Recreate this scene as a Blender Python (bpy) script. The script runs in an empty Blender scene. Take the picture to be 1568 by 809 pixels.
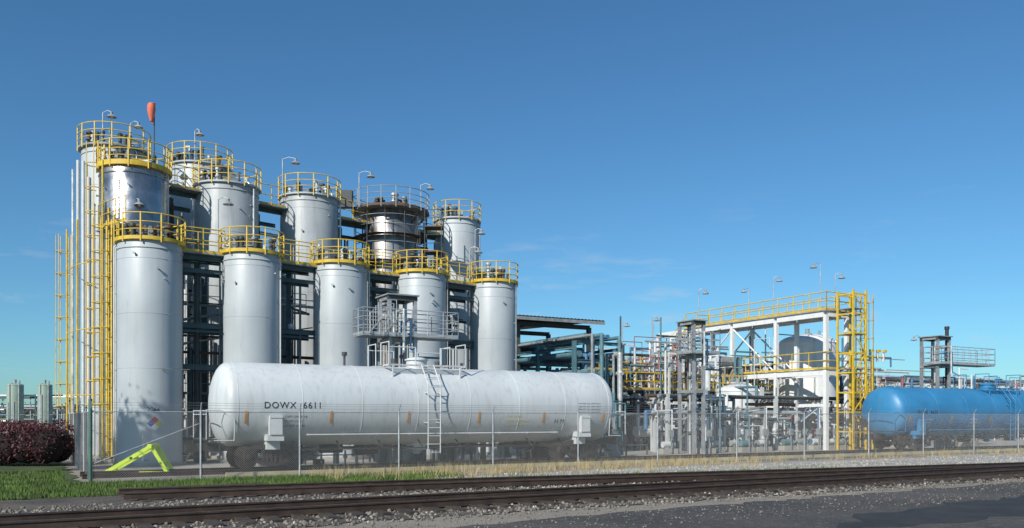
import bpy, math, random
import numpy as np
from mathutils import Vector, Matrix
random.seed(7); rng = np.random.default_rng(7)
sc = bpy.context.scene
A = math.radians(29.5); cA, sA = math.cos(A), math.sin(A)
def site(s, t, z=0.0): return (s*cA - t*sA, s*sA + t*cA, z)

# ------------------------------------------------------------------ materials
MATS = {}
def nd(nt, typ, **kw):
    n = nt.nodes.new(typ)
    for k, v in kw.items(): setattr(n, k, v)
    return n
def mixc(nt, fac, a, b, blend='MIX'):
    m = nd(nt, 'ShaderNodeMix', data_type='RGBA', blend_type=blend)
    for key, val in ((0, fac), (6, a), (7, b)):
        if isinstance(val, bpy.types.NodeSocket): nt.links.new(val, m.inputs[key])
        elif key == 0: m.inputs[0].default_value = val
        else: m.inputs[key].default_value = (*val[:3], 1)
    return m.outputs[2]
def noise(nt, vec, scale, detail=4, rough=.55, sc3=None):
    if sc3:
        mp = nd(nt, 'ShaderNodeMapping'); mp.inputs['Scale'].default_value = sc3
        nt.links.new(vec, mp.inputs[0]); vec = mp.outputs[0]
    n = nd(nt, 'ShaderNodeTexNoise'); n.inputs['Scale'].default_value = scale
    n.inputs['Detail'].default_value = detail; n.inputs['Roughness'].default_value = rough
    nt.links.new(vec, n.inputs['Vector']); return n.outputs[0]
def ramp(nt, val, a, b):
    m = nd(nt, 'ShaderNodeMapRange'); m.inputs[1].default_value = a; m.inputs[2].default_value = b
    m.clamp = True
    nt.links.new(val, m.inputs[0]); return m.outputs[0]
def mul(nt, v, k):
    m = nd(nt, 'ShaderNodeMath', operation='MULTIPLY'); nt.links.new(v, m.inputs[0])
    if isinstance(k, bpy.types.NodeSocket): nt.links.new(k, m.inputs[1])
    else: m.inputs[1].default_value = k
    return m.outputs[0]
def mat(name, col, rough=.5, metal=0.0, var=.15, vs=1.2, streak=0.0, scol=(.25,.22,.18), rust=0.0,
        rth=.66, bump=0.0, bs=30, band=0.0, fine=0.0, fs=60, rcol=(.16,.06,.025), spec=.5, ssc=(2.2,2.2,.12), drip=0.0):
    m = bpy.data.materials.new(name); m.use_nodes = True; nt = m.node_tree
    bs_ = nt.nodes['Principled BSDF']; tc = nd(nt, 'ShaderNodeTexCoord'); v = tc.outputs['Object']
    f = ramp(nt, noise(nt, v, vs, 5), .3, .7)
    c = mixc(nt, f, [x*(1-var) for x in col], [min(1, x*(1+var)) for x in col])
    if fine:
        f2 = ramp(nt, noise(nt, v, fs, 3, .7), .3, .7)
        c = mixc(nt, f2, mixc(nt, 1.0, c, (1-fine,)*3, 'MULTIPLY'), mixc(nt, 1.0, c, (1+fine,)*3, 'MULTIPLY'))
    if streak:
        f3 = mul(nt, ramp(nt, noise(nt, v, 2.2, 6, .6, ssc), .5, .78), streak)
        c = mixc(nt, f3, c, scol)
    if rust:
        f4 = mul(nt, ramp(nt, noise(nt, v, 3.1, 7, .6, (1.5, 1.5, .8)), rth, rth+.04), rust)
        c = mixc(nt, f4, c, rcol)
    if drip:   # narrow rust runs
        f5 = mul(nt, ramp(nt, noise(nt, v, 3.0, 3, .5, (2.6, 2.6, .22)), .70, .76), drip)
        c = mixc(nt, f5, c, (.24,.12,.07))
    if band:
        sx = nd(nt, 'ShaderNodeSeparateXYZ'); nt.links.new(v, sx.inputs[0])
        fl = nd(nt, 'ShaderNodeMath', operation='FLOOR'); nt.links.new(mul(nt, sx.outputs[2], 1/band), fl.inputs[0])
        wn = nd(nt, 'ShaderNodeTexWhiteNoise', noise_dimensions='1D'); nt.links.new(fl.outputs[0], wn.inputs['W'])
        c = mixc(nt, wn.outputs[0], mixc(nt, 1.0, c, (.7,)*3, 'MULTIPLY'), c)
    nt.links.new(c, bs_.inputs['Base Color'])
    bs_.inputs['Metallic'].default_value = metal
    rr = nd(nt, 'ShaderNodeMapRange'); rr.inputs[3].default_value = max(.03, rough-.1); rr.inputs[4].default_value = min(1, rough+.12)
    nt.links.new(f, rr.inputs[0]); nt.links.new(rr.outputs[0], bs_.inputs['Roughness'])
    bs_.inputs['Specular IOR Level'].default_value = spec
    if bump:
        bn = nd(nt, 'ShaderNodeBump'); bn.inputs['Strength'].default_value = bump; bn.inputs['Distance'].default_value = .05
        nt.links.new(noise(nt, v, bs, 5, .65), bn.inputs['Height']); nt.links.new(bn.outputs[0], bs_.inputs['Normal'])
    MATS[name] = m; return m
mat('silo_paint', (.415,.452,.468), .46, var=.08, vs=.45, streak=.35, scol=(.28,.29,.285), bump=.05, bs=1.5, rust=.55, rth=.755, rcol=(.28,.13,.07), drip=.35)
mat('silo_paint_old', (.37,.40,.41), .5, var=.13, vs=.6, streak=.65, scol=(.20,.20,.19), rust=.5, rth=.72, bump=.05, bs=1.5, drip=.4)
mat('silo_jacket', (.54,.53,.51), .28, metal=.9, var=.25, vs=1.1, streak=.4, scol=(.16,.15,.14), band=.92, bump=.22, bs=2)
mat('silo_jacket_dark', (.42,.41,.40), .40, metal=.7, var=.3, vs=1.1, streak=.6, scol=(.1,.08,.06), band=.6, bump=.15, bs=2)
mat('yellow_steel', (.62,.42,.035), .5, var=.2, vs=3, rust=.45, rth=.65)
mat('galvanised', (.44,.46,.47), .45, metal=.4, var=.2, vs=4)
mat('fence_wire', (.30,.31,.31), .55, metal=.2, var=.1)
mat('grey_steel', (.25,.27,.27), .55, var=.25, vs=3, rust=.4, rth=.64)
mat('dark_steel', (.060,.068,.068), .6, var=.3, vs=2, rust=.3)
mat('teal_steel', (.060,.098,.102), .55, var=.3, vs=2, rust=.4, rth=.62)
mat('brown_steel', (.11,.065,.042), .7, var=.35, vs=2)
mat('white_steel', (.58,.60,.60), .5, var=.1, vs=2, streak=.25, rust=.5, rth=.70)
mat('frame_white', (.72,.73,.72), .5, var=.06, vs=2, streak=.2, rust=.4, rth=.73)
mat('pipe_silver', (.62,.62,.60), .35, metal=.5, var=.2, vs=3)
mat('pipe_teal', (.10,.20,.23), .45, var=.2, vs=2)
mat('pipe_blue', (.07,.17,.30), .45, var=.2, vs=2)
mat('pipe_rose', (.35,.12,.13), .5, var=.2, vs=2)
mat('pipe_green', (.07,.15,.11), .5, var=.2, vs=2)
mat('pale_green', (.26,.34,.28), .5, var=.1, vs=1, streak=.3)
mat('car_white', (.555,.585,.59), .45, var=.08, vs=.5, streak=.5, scol=(.34,.325,.29), rust=.75, rth=.735, rcol=(.42,.10,.04), bump=.04, bs=1.1, ssc=(2.6,2.6,.25))
mat('car_blue', (.035,.205,.40), .42, var=.16, vs=.6, streak=.5, scol=(.11,.22,.31), bump=.04, bs=1.1, ssc=(2.6,2.6,.25))
mat('truck_iron', (.038,.031,.027), .75, var=.4, vs=4, bump=.2, bs=25)
mat('wheel_iron', (.075,.055,.045), .55, metal=.3, var=.3, vs=4)
mat('reflector', (.60,.27,.04), .4, var=.2, vs=5)
mat('black_paint', (.03,.03,.032), .5, var=.1)
mat('white_paint', (.7,.7,.68), .5, var=.05)
mat('yellow_paint', (.65,.52,.05), .5, var=.05)
mat('red_paint', (.45,.05,.04), .5, var=.1)
mat('blue_paint', (.05,.09,.30), .5, var=.1)
mat('lime_paint', (.55,.72,.04), .45, var=.12, vs=3, rust=.3)
mat('windsock_cloth', (.72,.17,.10), .8, var=.25, vs=3)
mat('rail_steel', (.06,.038,.028), .55, metal=.2, var=.3, vs=3)
mat('rail_head', (.13,.10,.08), .4, metal=.6, var=.2, vs=3)
mat('tie_wood', (.05,.040,.033), .9, var=.5, vs=5, bump=.5, bs=14)
mat('concrete', (.33,.31,.27), .85, var=.18, vs=.8, fine=.15, fs=25, bump=.1, bs=15)
mat('kerb_paint', (.52,.45,.27), .7, var=.3, vs=1.5, fine=.2)
mat('roof_sheet', (.08,.08,.085), .5, metal=.3, var=.25, vs=1)
mat('ground_gravel', (.25,.22,.18), .95, var=.2, vs=.25, fine=.35, fs=16, bump=.5, bs=18)
mat('pad_gravel', (.28,.25,.20), .95, var=.2, vs=.4, fine=.35, fs=18, bump=.4, bs=18)
mat('ballast_gravel', (.105,.090,.073), .95, var=.4, vs=.7, fine=.6, fs=14, bump=1.0, bs=14)
mat('light_gravel', (.36,.34,.30), .95, var=.25, vs=.6, fine=.5, fs=13, bump=.8, bs=14)
mat('asphalt', (.066,.061,.056), .92, var=.35, vs=.3, fine=.6, fs=18, bump=.5, bs=26, rust=.75, rth=.56, rcol=(.125,.113,.097))
mat('asphalt_patch', (.030,.030,.031), .85, var=.35, vs=1, fine=.4, bump=.3, bs=30)
mat('turf', (.050,.075,.018), .95, var=.35, vs=.8, fine=.4, fs=12, bump=.4, bs=20, rust=.6, rth=.63, rcol=(.12,.10,.05))
mat('stone_grey', (.18,.16,.135), .9, var=.6, vs=1.6)
mat('stone_light', (.38,.36,.32), .9, var=.35, vs=1.6)
mat('grass_blade', (.080,.135,.020), .7, var=.5, vs=1.0)
mat('dry_grass', (.40,.32,.17), .8, var=.3, vs=2)
mat('hedge_leaf', (.085,.020,.024), .6, var=.65, vs=6)
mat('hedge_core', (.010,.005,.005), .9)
mat('tree_leaf', (.05,.09,.025), .6, var=.4, vs=1)
mat('bark', (.08,.06,.045), .9, var=.3, vs=5, bump=.5)
mat('far_leaf', (.05,.075,.04), .8, var=.4, vs=.1)

# ------------------------------------------------------------------ mesh builder
class B:
    def __init__(s): s.v=[]; s.f=[]; s.m=[]; s.sm=[]; s.ml=[]
    def mi(s, name):
        if name not in s.ml: s.ml.append(name)
        return s.ml.index(name)
    def add(s, vs, fs, m, smooth=False):
        o=len(s.v); s.v.extend(vs); k=s.mi(m)
        for f in fs: s.f.append([i+o for i in f]); s.m.append(k); s.sm.append(smooth)
    def box(s, c, d, m, rz=0):
        x,y,z=c; a,b,h=d[0]/2,d[1]/2,d[2]/2; co,si=math.cos(rz),math.sin(rz)
        vs=[]
        for k in (-1,1):
            for i,j in ((-1,-1),(1,-1),(1,1),(-1,1)):
                px,py=i*a,j*b
                vs.append((x+px*co-py*si, y+px*si+py*co, z+k*h))
        s.add(vs,[(0,3,2,1),(4,5,6,7),(0,1,5,4),(1,2,6,5),(2,3,7,6),(3,0,4,7)],m)
    def beam(s, p0, p1, w, h, m):
        p0=Vector(p0); p1=Vector(p1); d=(p1-p0)
        if d.length<1e-4: return
        d.normalize(); up=Vector((0,0,1)) if abs(d.z)<.95 else Vector((1,0,0))
        a=d.cross(up).normalized()*(w/2); b=a.cross(d).normalized()*(h/2)
        vs=[tuple(p+q) for p in (p0,p1) for q in (-a-b,a-b,a+b,-a+b)]
        s.add(vs,[(0,3,2,1),(4,5,6,7),(0,1,5,4),(1,2,6,5),(2,3,7,6),(3,0,4,7)],m)
    def ibeam(s,p0,p1,w,h,m):
        p0=Vector(p0); p1=Vector(p1); d=(p1-p0).normalized(); up=Vector((0,0,1)) if abs(d.z)<.95 else Vector((0,1,0))
        a=d.cross(up).normalized(); b=a.cross(d).normalized()
        tf=.1*h
        if abs(d.z)<.95:
            for sg in (-1,1):
                o=b*(sg*(h/2-tf/2)); s.beam(p0+o,p1+o,w,tf,m)
            s.beam(p0,p1,.12*w,h-2*tf,m)
        else:
            s.beam(p0,p1,w*.12,h*.8,m)
            for sg in (-1,1):
                o=Vector((0,sg*(h/2-tf/2),0)); s.box(tuple((p0+p1)/2+o),(w,tf,(p1-p0).length),m)
    def cyl(s, p0, p1, r, m, n=8, r2=None, caps=True, smooth=True):
        p0=Vector(p0); p1=Vector(p1); d=p1-p0
        if d.length<1e-5: return
        d.normalize(); up=Vector((0,0,1)) if abs(d.z)<.95 else Vector((1,0,0))
        a=d.cross(up).normalized(); b=d.cross(a).normalized(); r2=r if r2 is None else r2
        A0=[];A1=[]
        for i in range(n):
            t=2*math.pi*i/n; e=a*math.cos(t)+b*math.sin(t)
            A0.append(tuple(p0+e*r)); A1.append(tuple(p1+e*r2))
        s.add(A0+A1,[(i,(i+1)%n,n+(i+1)%n,n+i) for i in range(n)],m,smooth)
        if caps:
            s.add(A0,[tuple(range(n))[::-1]],m); s.add(A1,[tuple(range(n))],m)
    def pipe(s, pts, r, m, n=8):
        for a,b in zip(pts[:-1],pts[1:]): s.cyl(a,b,r,m,n,caps=True)
        for p in pts[1:-1]: s.ball(p,r*1.03,m,n,4)
    def ball(s, c, r, m, n=10, k=6, sz=1.0, half=False):
        vs=[];fs=[]; lo=0 if half else -math.pi/2
        for j in range(k+1):
            ph=lo+(math.pi/2-lo)*j/k
            for i in range(n):
                t=2*math.pi*i/n; vs.append((c[0]+r*math.cos(ph)*math.cos(t), c[1]+r*math.cos(ph)*math.sin(t), c[2]+r*sz*math.sin(ph)))
        for j in range(k):
            for i in range(n): fs.append((j*n+i,j*n+(i+1)%n,(j+1)*n+(i+1)%n,(j+1)*n+i))
        s.add(vs,fs,m,True)
    def ring(s, c, R, r, m, a0=0, a1=2*math.pi, n=32, k=5):
        full=abs(a1-a0-2*math.pi)<1e-4; cnt=n if full else n+1; vs=[];fs=[]
        for i in range(cnt):
            t=a0+(a1-a0)*i/n
            for j in range(k):
                p=2*math.pi*j/k; q=R+r*math.cos(p)
                vs.append((c[0]+q*math.cos(t),c[1]+q*math.sin(t),c[2]+r*math.sin(p)))
        for i in range(n):
            i2=(i+1)%cnt
            for j in range(k): fs.append((i*k+j,i2*k+j,i2*k+(j+1)%k,i*k+(j+1)%k))
        s.add(vs,fs,m,True)
    def ringx(s, c, R, r, m, n=48, k=4, a0=0, a1=2*math.pi):
        vs=[];fs=[]
        for i in range(n+1):
            t=a0+(a1-a0)*i/n
            for j in range(k):
                p=2*math.pi*j/k; q=R+r*math.cos(p)
                vs.append((c[0]+r*math.sin(p),c[1]+q*math.cos(t),c[2]+q*math.sin(t)))
        for i in range(n):
            for j in range(k): fs.append((i*k+j,(i+1)*k+j,(i+1)*k+(j+1)%k,i*k+(j+1)%k))
        s.add(vs,fs,m,True)
    def lathe(s, prof, c, m, n=48, axis='z', smooth=True, a0=0, a1=2*math.pi):
        full=abs(a1-a0-2*math.pi)<1e-4; cnt=n if full else n+1; vs=[];fs=[]
        for (h,r) in prof:
            for i in range(cnt):
                t=a0+(a1-a0)*i/n; x,y=r*math.cos(t),r*math.sin(t)
                vs.append((c[0]+x,c[1]+y,c[2]+h) if axis=='z' else (c[0]+h,c[1]+x,c[2]+y))
        for j in range(len(prof)-1):
            for i in range(n):
                i2=(i+1)%cnt; fs.append((j*cnt+i,j*cnt+i2,(j+1)*cnt+i2,(j+1)*cnt+i))
        s.add(vs,fs,m,smooth)
    def railing(s, pts, h, m, r=.025, sp=1.3, toe=True, mids=1):
        for a,b in zip(pts[:-1],pts[1:]):
            a=Vector(a); b=Vector(b); L=(b-a).length; n=max(1,round(L/sp))
            for i in range(n+1):
                p=a.lerp(b,i/n); s.cyl(p,p+Vector((0,0,h)),r,m,5,caps=False)
            for k in range(mids+1):
                o=Vector((0,0,h*(1-k/(mids+1)))); s.cyl(a+o,b+o,r,m,5)
            if toe: s.beam(a+Vector((0,0,.06)),b+Vector((0,0,.06)),.012,.12,m)
    def ladder(s, x, y, z0, z1, ang, m, cage=True, w=.42, cz=2.4, cr=.018, st=.05):
        o=Vector((math.cos(ang),math.sin(ang),0)); t=Vector((-o.y,o.x,0)); p=Vector((x,y,0))
        for sg in (-1,1): s.beam(p+t*sg*w/2+Vector((0,0,z0)),p+t*sg*w/2+Vector((0,0,z1)),st,st,m)
        z=z0+.3
        while z<z1: s.cyl(p-t*w/2+Vector((0,0,z)),p+t*w/2+Vector((0,0,z)),.014,m,4,caps=False); z+=.3
        if cage:
            z=z0+cz; c=p+o*.38
            while z<z1+.05:
                s.ring((c.x,c.y,z),.38,cr,m,ang-2.3,ang+2.3,12,4); z+=1.15
            for k in range(5):
                q=ang-2+k*1.0; e=c+Vector((math.cos(q),math.sin(q),0))*.38
                s.beam(e+Vector((0,0,z0+cz)),e+Vector((0,0,z1)),cr*1.3,cr*1.3,m)
    def stair(s, p0, p1, w, m, side):
        p0=Vector(p0); p1=Vector(p1); sd=Vector(side).normalized()*w/2
        for q in (-1,1):
            s.beam(p0+sd*q,p1+sd*q,.04,.22,m)
            for hh in (.5,1.0): s.cyl(p0+sd*q+Vector((0,0,hh)),p1+sd*q+Vector((0,0,hh)),.022,m,5)
            for k in range(5):
                e=p0.lerp(p1,k/4)+sd*q; s.cyl(e,e+Vector((0,0,1)),.022,m,5,caps=False)
        n=int(abs(p1.z-p0.z)/.22)
        for i in range(1,n):
            e=p0.lerp(p1,i/n); s.beam(e-sd*.93,e+sd*.93,.25,.03,m)
    def text(s, txt, size, fn, m, sp=1.0):
        cu=bpy.data.curves.new('t','FONT'); cu.body=txt; cu.size=size; cu.resolution_u=3; cu.space_character=sp
        ob=bpy.data.objects.new('t',cu); sc.collection.objects.link(ob)
        bpy.context.view_layer.update()
        me=bpy.data.meshes.new_from_object(ob.evaluated_get(bpy.context.evaluated_depsgraph_get()))
        vs=[fn(v.co.x,v.co.y) for v in me.vertices]; fs=[tuple(p.vertices) for p in me.polygons]
        s.add(vs,fs,m); bpy.data.objects.remove(ob); bpy.data.meshes.remove(me); bpy.data.curves.remove(cu)
    def make(s, name, rot=0.0, loc=None):
        me=bpy.data.meshes.new(name); arr=np.array(s.v,dtype=float)
        if loc is None:
            c=np.array([(arr[:,0].min()+arr[:,0].max())/2,(arr[:,1].min()+arr[:,1].max())/2,arr[:,2].min()])
            arr=arr-c; loc=(c[0]*math.cos(rot)-c[1]*math.sin(rot), c[0]*math.sin(rot)+c[1]*math.cos(rot), c[2])
        me.from_pydata(arr.tolist(),[],s.f)
        for n in s.ml: me.materials.append(MATS[n])
        me.polygons.foreach_set('material_index',s.m); me.polygons.foreach_set('use_smooth',s.sm); me.update()
        ob=bpy.data.objects.new(name,me); sc.collection.objects.link(ob)
        ob.location=loc; ob.rotation_euler=(0,0,rot)
        return ob
def fastmesh(name, verts, faces, matname, rot=0.0):
    me=bpy.data.meshes.new(name); nv=len(verts); nf,k=faces.shape
    me.vertices.add(nv); me.vertices.foreach_set('co',verts.astype(np.float32).ravel())
    me.loops.add(nf*k); me.loops.foreach_set('vertex_index',faces.astype(np.int32).ravel())
    me.polygons.add(nf); me.polygons.foreach_set('loop_start',np.arange(0,nf*k,k,dtype=np.int32))
    me.update(calc_edges=True); me.validate()
    me.materials.append(MATS[matname]); ob=bpy.data.objects.new(name,me); sc.collection.objects.link(ob)
    ob.rotation_euler=(0,0,rot); return ob

# ------------------------------------------------------------------ ground
def sheet(name, pts, z, m, rot=A, jag=0, seg=1.0):
    b=B(); out=[]
    n=len(pts)
    for i in range(n):
        a=pts[i]; c=pts[(i+1)%n]; L=math.dist(a,c); k=max(1,int(L/seg)) if jag else 1
        for j in range(k):
            f=j/k; ox=random.uniform(-jag,jag) if j else 0; oy=random.uniform(-jag,jag) if j else 0
            out.append((a[0]+(c[0]-a[0])*f+ox,a[1]+(c[1]-a[1])*f+oy,z))
    b.add(out,[tuple(range(len(out)))],m); return b.make(name,rot)
sheet('ground',[(-2500,-600),(3500,-600),(3500,3500),(-2500,3500)],0,'ground_gravel',0)
sheet('asphalt_road',[(-60,-30),(160,-30),(160,16.6),(60,16.5),(30,16.0),(12,15.2),(7,14.6),(-60,13.8)],.008,'asphalt',A,.18,.5)
sheet('asphalt_repair',[(13,10.6),(20,10.4),(27,12.0),(25,13.0),(20,12.8),(15,12)],.012,'asphalt_patch',A,.3,.6)
sheet('track_ballast',[(-80,16.2),(9,16.3),(30,16.6),(200,16.9),(200,20.4),(40,20.6),(24,23.0),(12,24.4),(1,25.0),(-6,24.5),(-80,22.8)],.016,'ballast_gravel',A,.25,.6)
sheet('light_gravel',[(20,23.6),(28,22.2),(42,20.9),(200,20.6),(200,28.8),(24,28.6),(12,26.9)],.012,'light_gravel',A,.3,.7)
sheet('gravel_pad',[(2.2,30.3),(200,30.3),(200,37),(1.0,37)],.008,'pad_gravel',A,.0)
sheet('concrete_paving',[(3,37.01),(120,37.01),(120,85),(3,85)],.008,'concrete',A)
sheet('lawn',[(-90,23.0),(-6,24.6),(1,25.0),(6,24.7),(11,25.2),(14,27.2),(12.5,29.6),(2.0,30.2),(1.3,31),(1.2,75),(-90,75)],.020,'turf',A,.2,.6)
b=B()
for s0 in np.arange(6,64,3.0): b.box((s0+1.5,31.3,.07),(2.97,.16,.14),'kerb_paint')
b.make('painted_kerb',A)

# ------------------------------------------------------------------ tracks
def rail(b,p0,p1,z=.05):
    p0=Vector((p0[0],p0[1],z)); p1=Vector((p1[0],p1[1],z)); Z=Vector((0,0,1))
    b.beam(p0+Z*.01,p1+Z*.01,.14,.02,'rail_steel'); b.beam(p0+Z*.08,p1+Z*.08,.02,.12,'rail_steel')
    b.beam(p0+Z*.155,p1+Z*.155,.07,.03,'rail_steel'); b.beam(p0+Z*.173,p1+Z*.173,.05,.006,'rail_head')
b=B(); tc=18.5
for sg in (-.72,.72): rail(b,(-60,tc+sg),(200,tc+sg))
s0=-60
while s0<120:
    w=random.uniform(.2,.27); L=2.9+random.uniform(-.15,.25)
    b.box((s0,tc+random.uniform(-.22,.0),-.005),(w,L,.16),'tie_wood',random.uniform(-.03,.03))
    for sg in (-.72,.72): b.box((s0,tc+sg,.081),(.16,.3,.012),'rail_steel')
    s0+=random.uniform(.54,.66)
b.make('railway_track',A)
b=B(); DV=[(2,23.9),(12,22.9),(24,21.25),(36,19.8),(50,18.9)]
for sg in (-.72,.72):
    pts=[(x,y+sg) for x,y in DV]
    for a,c in zip(pts[:-1],pts[1:]): rail(b,a,c,.055)
s0=2.4
while s0<30:
    t0=float(np.interp(s0,[p[0] for p in DV],[p[1] for p in DV]))
    b.box((s0,t0,-.025),(.22,2.4,.13),'tie_wood',random.uniform(-.04,.0)+.1); s0+=.58
b.make('siding_track',A)
b=B()
for k in range(3):
    b.box((4.0+random.uniform(-.2,.8),25.1+k*.24,.09),(2.5+random.random()*.5,.2,.14),'tie_wood',random.uniform(-.1,.1))
b.make('timber_stack',A)
b=B()
for sg in (-.72,.72): rail(b,(1.5,33.2+sg),(160,33.2+sg),.0)
b.make('loading_track',A)
def stones(name,n,s0,s1,t0,t1,smin,smax,matn,z=0.0):
    ph=(1+5**.5)/2
    V=np.array([(-1,ph,0),(1,ph,0),(-1,-ph,0),(1,-ph,0),(0,-1,ph),(0,1,ph),(0,-1,-ph),(0,1,-ph),(ph,0,-1),(ph,0,1),(-ph,0,-1),(-ph,0,1)])/1.9
    F=np.array([(0,11,5),(0,5,1),(0,1,7),(0,7,10),(0,10,11),(1,5,9),(5,11,4),(11,10,2),(10,7,6),(7,1,8),(3,9,4),(3,4,2),(3,2,6),(3,6,8),(3,8,9),(4,9,5),(2,4,11),(6,2,10),(8,6,7),(9,8,1)])
    u=rng.random(n)**1.4
    c=np.stack([s0+(s1-s0)*u, t0+(t1-t0)*rng.random(n), np.full(n,z)+rng.random(n)*.02],1)
    sc_=(smin+(smax-smin)*rng.random((n,1))**2)*rng.uniform(.6,1.3,(n,3))/2
    vs=V[None]*rng.uniform(.75,1.25,(n,12,1))*sc_[:,None]+c[:,None]
    fs=F[None]+12*np.arange(n)[:,None,None]
    return fastmesh(name,vs.reshape(-1,3),fs.reshape(-1,3),matn,A)
stones('ballast_stones',15000,-8,60,15.9,22.5,.04,.11,'stone_grey',.01)
stones('pale_ballast_stones',1300,-8,55,16.0,21.5,.04,.09,'stone_light',.01)
stones('pale_gravel',5000,12,70,20.6,27.5,.04,.10,'stone_light',.01)
stones('roadside_gravel',3600,-2,50,12.8,16.2,.02,.06,'stone_grey')

# ------------------------------------------------------------------ grass
def blades(name,P,h,w,matn,lean=.5):
    n=len(P); a=rng.random(n)*2*np.pi; hh=h*(.5+rng.random(n)); l=lean*rng.random(n)*hh; la=rng.random(n)*2*np.pi
    dx=np.cos(a)*w/2; dy=np.sin(a)*w/2
    v=np.zeros((n,3,3)); v[:,0]=P; v[:,1]=P; v[:,2]=P
    v[:,0,0]-=dx; v[:,0,1]-=dy; v[:,1,0]+=dx; v[:,1,1]+=dy
    v[:,2,0]+=np.cos(la)*l; v[:,2,1]+=np.sin(la)*l; v[:,2,2]+=hh
    return fastmesh(name,v.reshape(-1,3),np.arange(3*n).reshape(-1,3),matn,A)
def inlawn(P):
    s,t=P[:,0],P[:,1]
    clump=np.sin(s*1.7+np.sin(t*2.1)*2)+np.sin(t*3.1+s*.6)+rng.normal(0,.8,len(s))
    edge=np.where(s<-3,24.0,25.0+np.clip(s-9,0,9)*.45)
    return P[((s<13.5)&(t>edge)&(t<30.1)|(s<1.0)&(t>29))&(clump>-.9)]
n=120000; P=np.stack([rng.uniform(-14,13.5,n),24.0+rng.random(n)**1.3*13,np.zeros(n)],1)
blades('grass',inlawn(P),.11,.03,'grass_blade')
pts=[]
for k in range(430):
    s0=rng.uniform(8.5,28) if k<330 else rng.uniform(28,56); t0=rng.normal(29.1,.6) if k%4 else rng.uniform(25.8,30)
    m_=rng.integers(6,18)
    pts.append(np.stack([s0+rng.normal(0,.13,m_),t0+rng.normal(0,.13,m_),np.zeros(m_)],1))
blades('dry_grass',np.concatenate(pts),.34,.016,'dry_grass',.7)
pts=[]
for k in range(260):
    s0=rng.uniform(2,30); t0=rng.uniform(24.8,26.8)-max(0,(s0-8))*.13
    m_=rng.integers(6,16); pts.append(np.stack([s0+rng.normal(0,.15,m_),t0+rng.normal(0,.12,m_),np.zeros(m_)],1))
blades('weeds',np.concatenate(pts),.15,.025,'grass_blade',.8)

# ------------------------------------------------------------------ hedge / trees
def leafcloud(name,C,size,matn):
    n=len(C); d1=rng.normal(size=(n,3)); d1/=np.linalg.norm(d1,axis=1)[:,None]; r=rng.normal(size=(n,3))
    d2=np.cross(d1,r); d2/=np.linalg.norm(d2,axis=1)[:,None]; s_=size*rng.uniform(.5,1.3,(n,1))
    v=np.stack([C-d1*s_,C-d2*s_*.5,C+d1*s_,C+d2*s_*.5],1)
    return fastmesh(name,v.reshape(-1,3),np.arange(4*n).reshape(-1,4),matn)
C=[]
for cx in np.arange(-32,-19.6,.55):
    for row in range(3):
        c=np.array([cx+rng.uniform(-.2,.2),36.2+row*.9,1.05+rng.uniform(-.1,.12)]); k=560
        d=rng.normal(size=(k,3)); d/=np.linalg.norm(d,axis=1)[:,None]; rr=rng.uniform(.75,1.12,(k,1))
        C.append(c+d*rr*np.array([.62,.75,.82+rng.uniform(-.1,.1)]))
C=np.concatenate(C); C=C[C[:,2]>.05]
hl=leafcloud('foliage',C,.065,'hedge_leaf')
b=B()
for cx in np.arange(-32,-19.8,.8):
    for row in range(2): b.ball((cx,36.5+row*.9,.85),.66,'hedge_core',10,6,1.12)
hc=b.make('dark_inner_volume')  # near-black solid balls added as filling behind the hedge leaves
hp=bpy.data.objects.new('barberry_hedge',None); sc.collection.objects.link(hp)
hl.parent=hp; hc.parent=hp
# roadside tree (outside the frame, throws dappled shade on the first silo)
b=B(); T=Vector((-23.9,23.2,0)); b.cyl(T,T+Vector((.2,.1,8.5)),.26,'bark',10,.14)
C=[]
for k in range(20):
    a=random.uniform(0,6.28); r=random.uniform(.3,1.5); e=T+Vector((math.cos(a)*r,math.sin(a)*r,random.uniform(9.4,12.2)))
    st=T+Vector((.2,.1,random.uniform(6.5,8.4))); b.cyl(st,e,.06,'bark',6,.02)
    C.append(np.array(e)+rng.normal(size=(190,3))*.36)
tr=b.make('trunk_and_limbs'); tl=leafcloud('crown',np.concatenate(C),.13,'tree_leaf')
tp=bpy.data.objects.new('maple_tree',None); sc.collection.objects.link(tp); tr.parent=tp; tl.parent=tp
C=[]
for k in range(420):
    th=rng.uniform(-.78,.82); R_=rng.uniform(260,330); h=rng.uniform(3.5,7)
    c=np.array([math.tan(th)*R_,R_,h*.5]); C.append(c+rng.normal(size=(70,3))*np.array([4,3,h*.3]))
C=np.concatenate(C); C=C[C[:,2]>0]
leafcloud('distant_trees',C,.9,'far_leaf')

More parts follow.
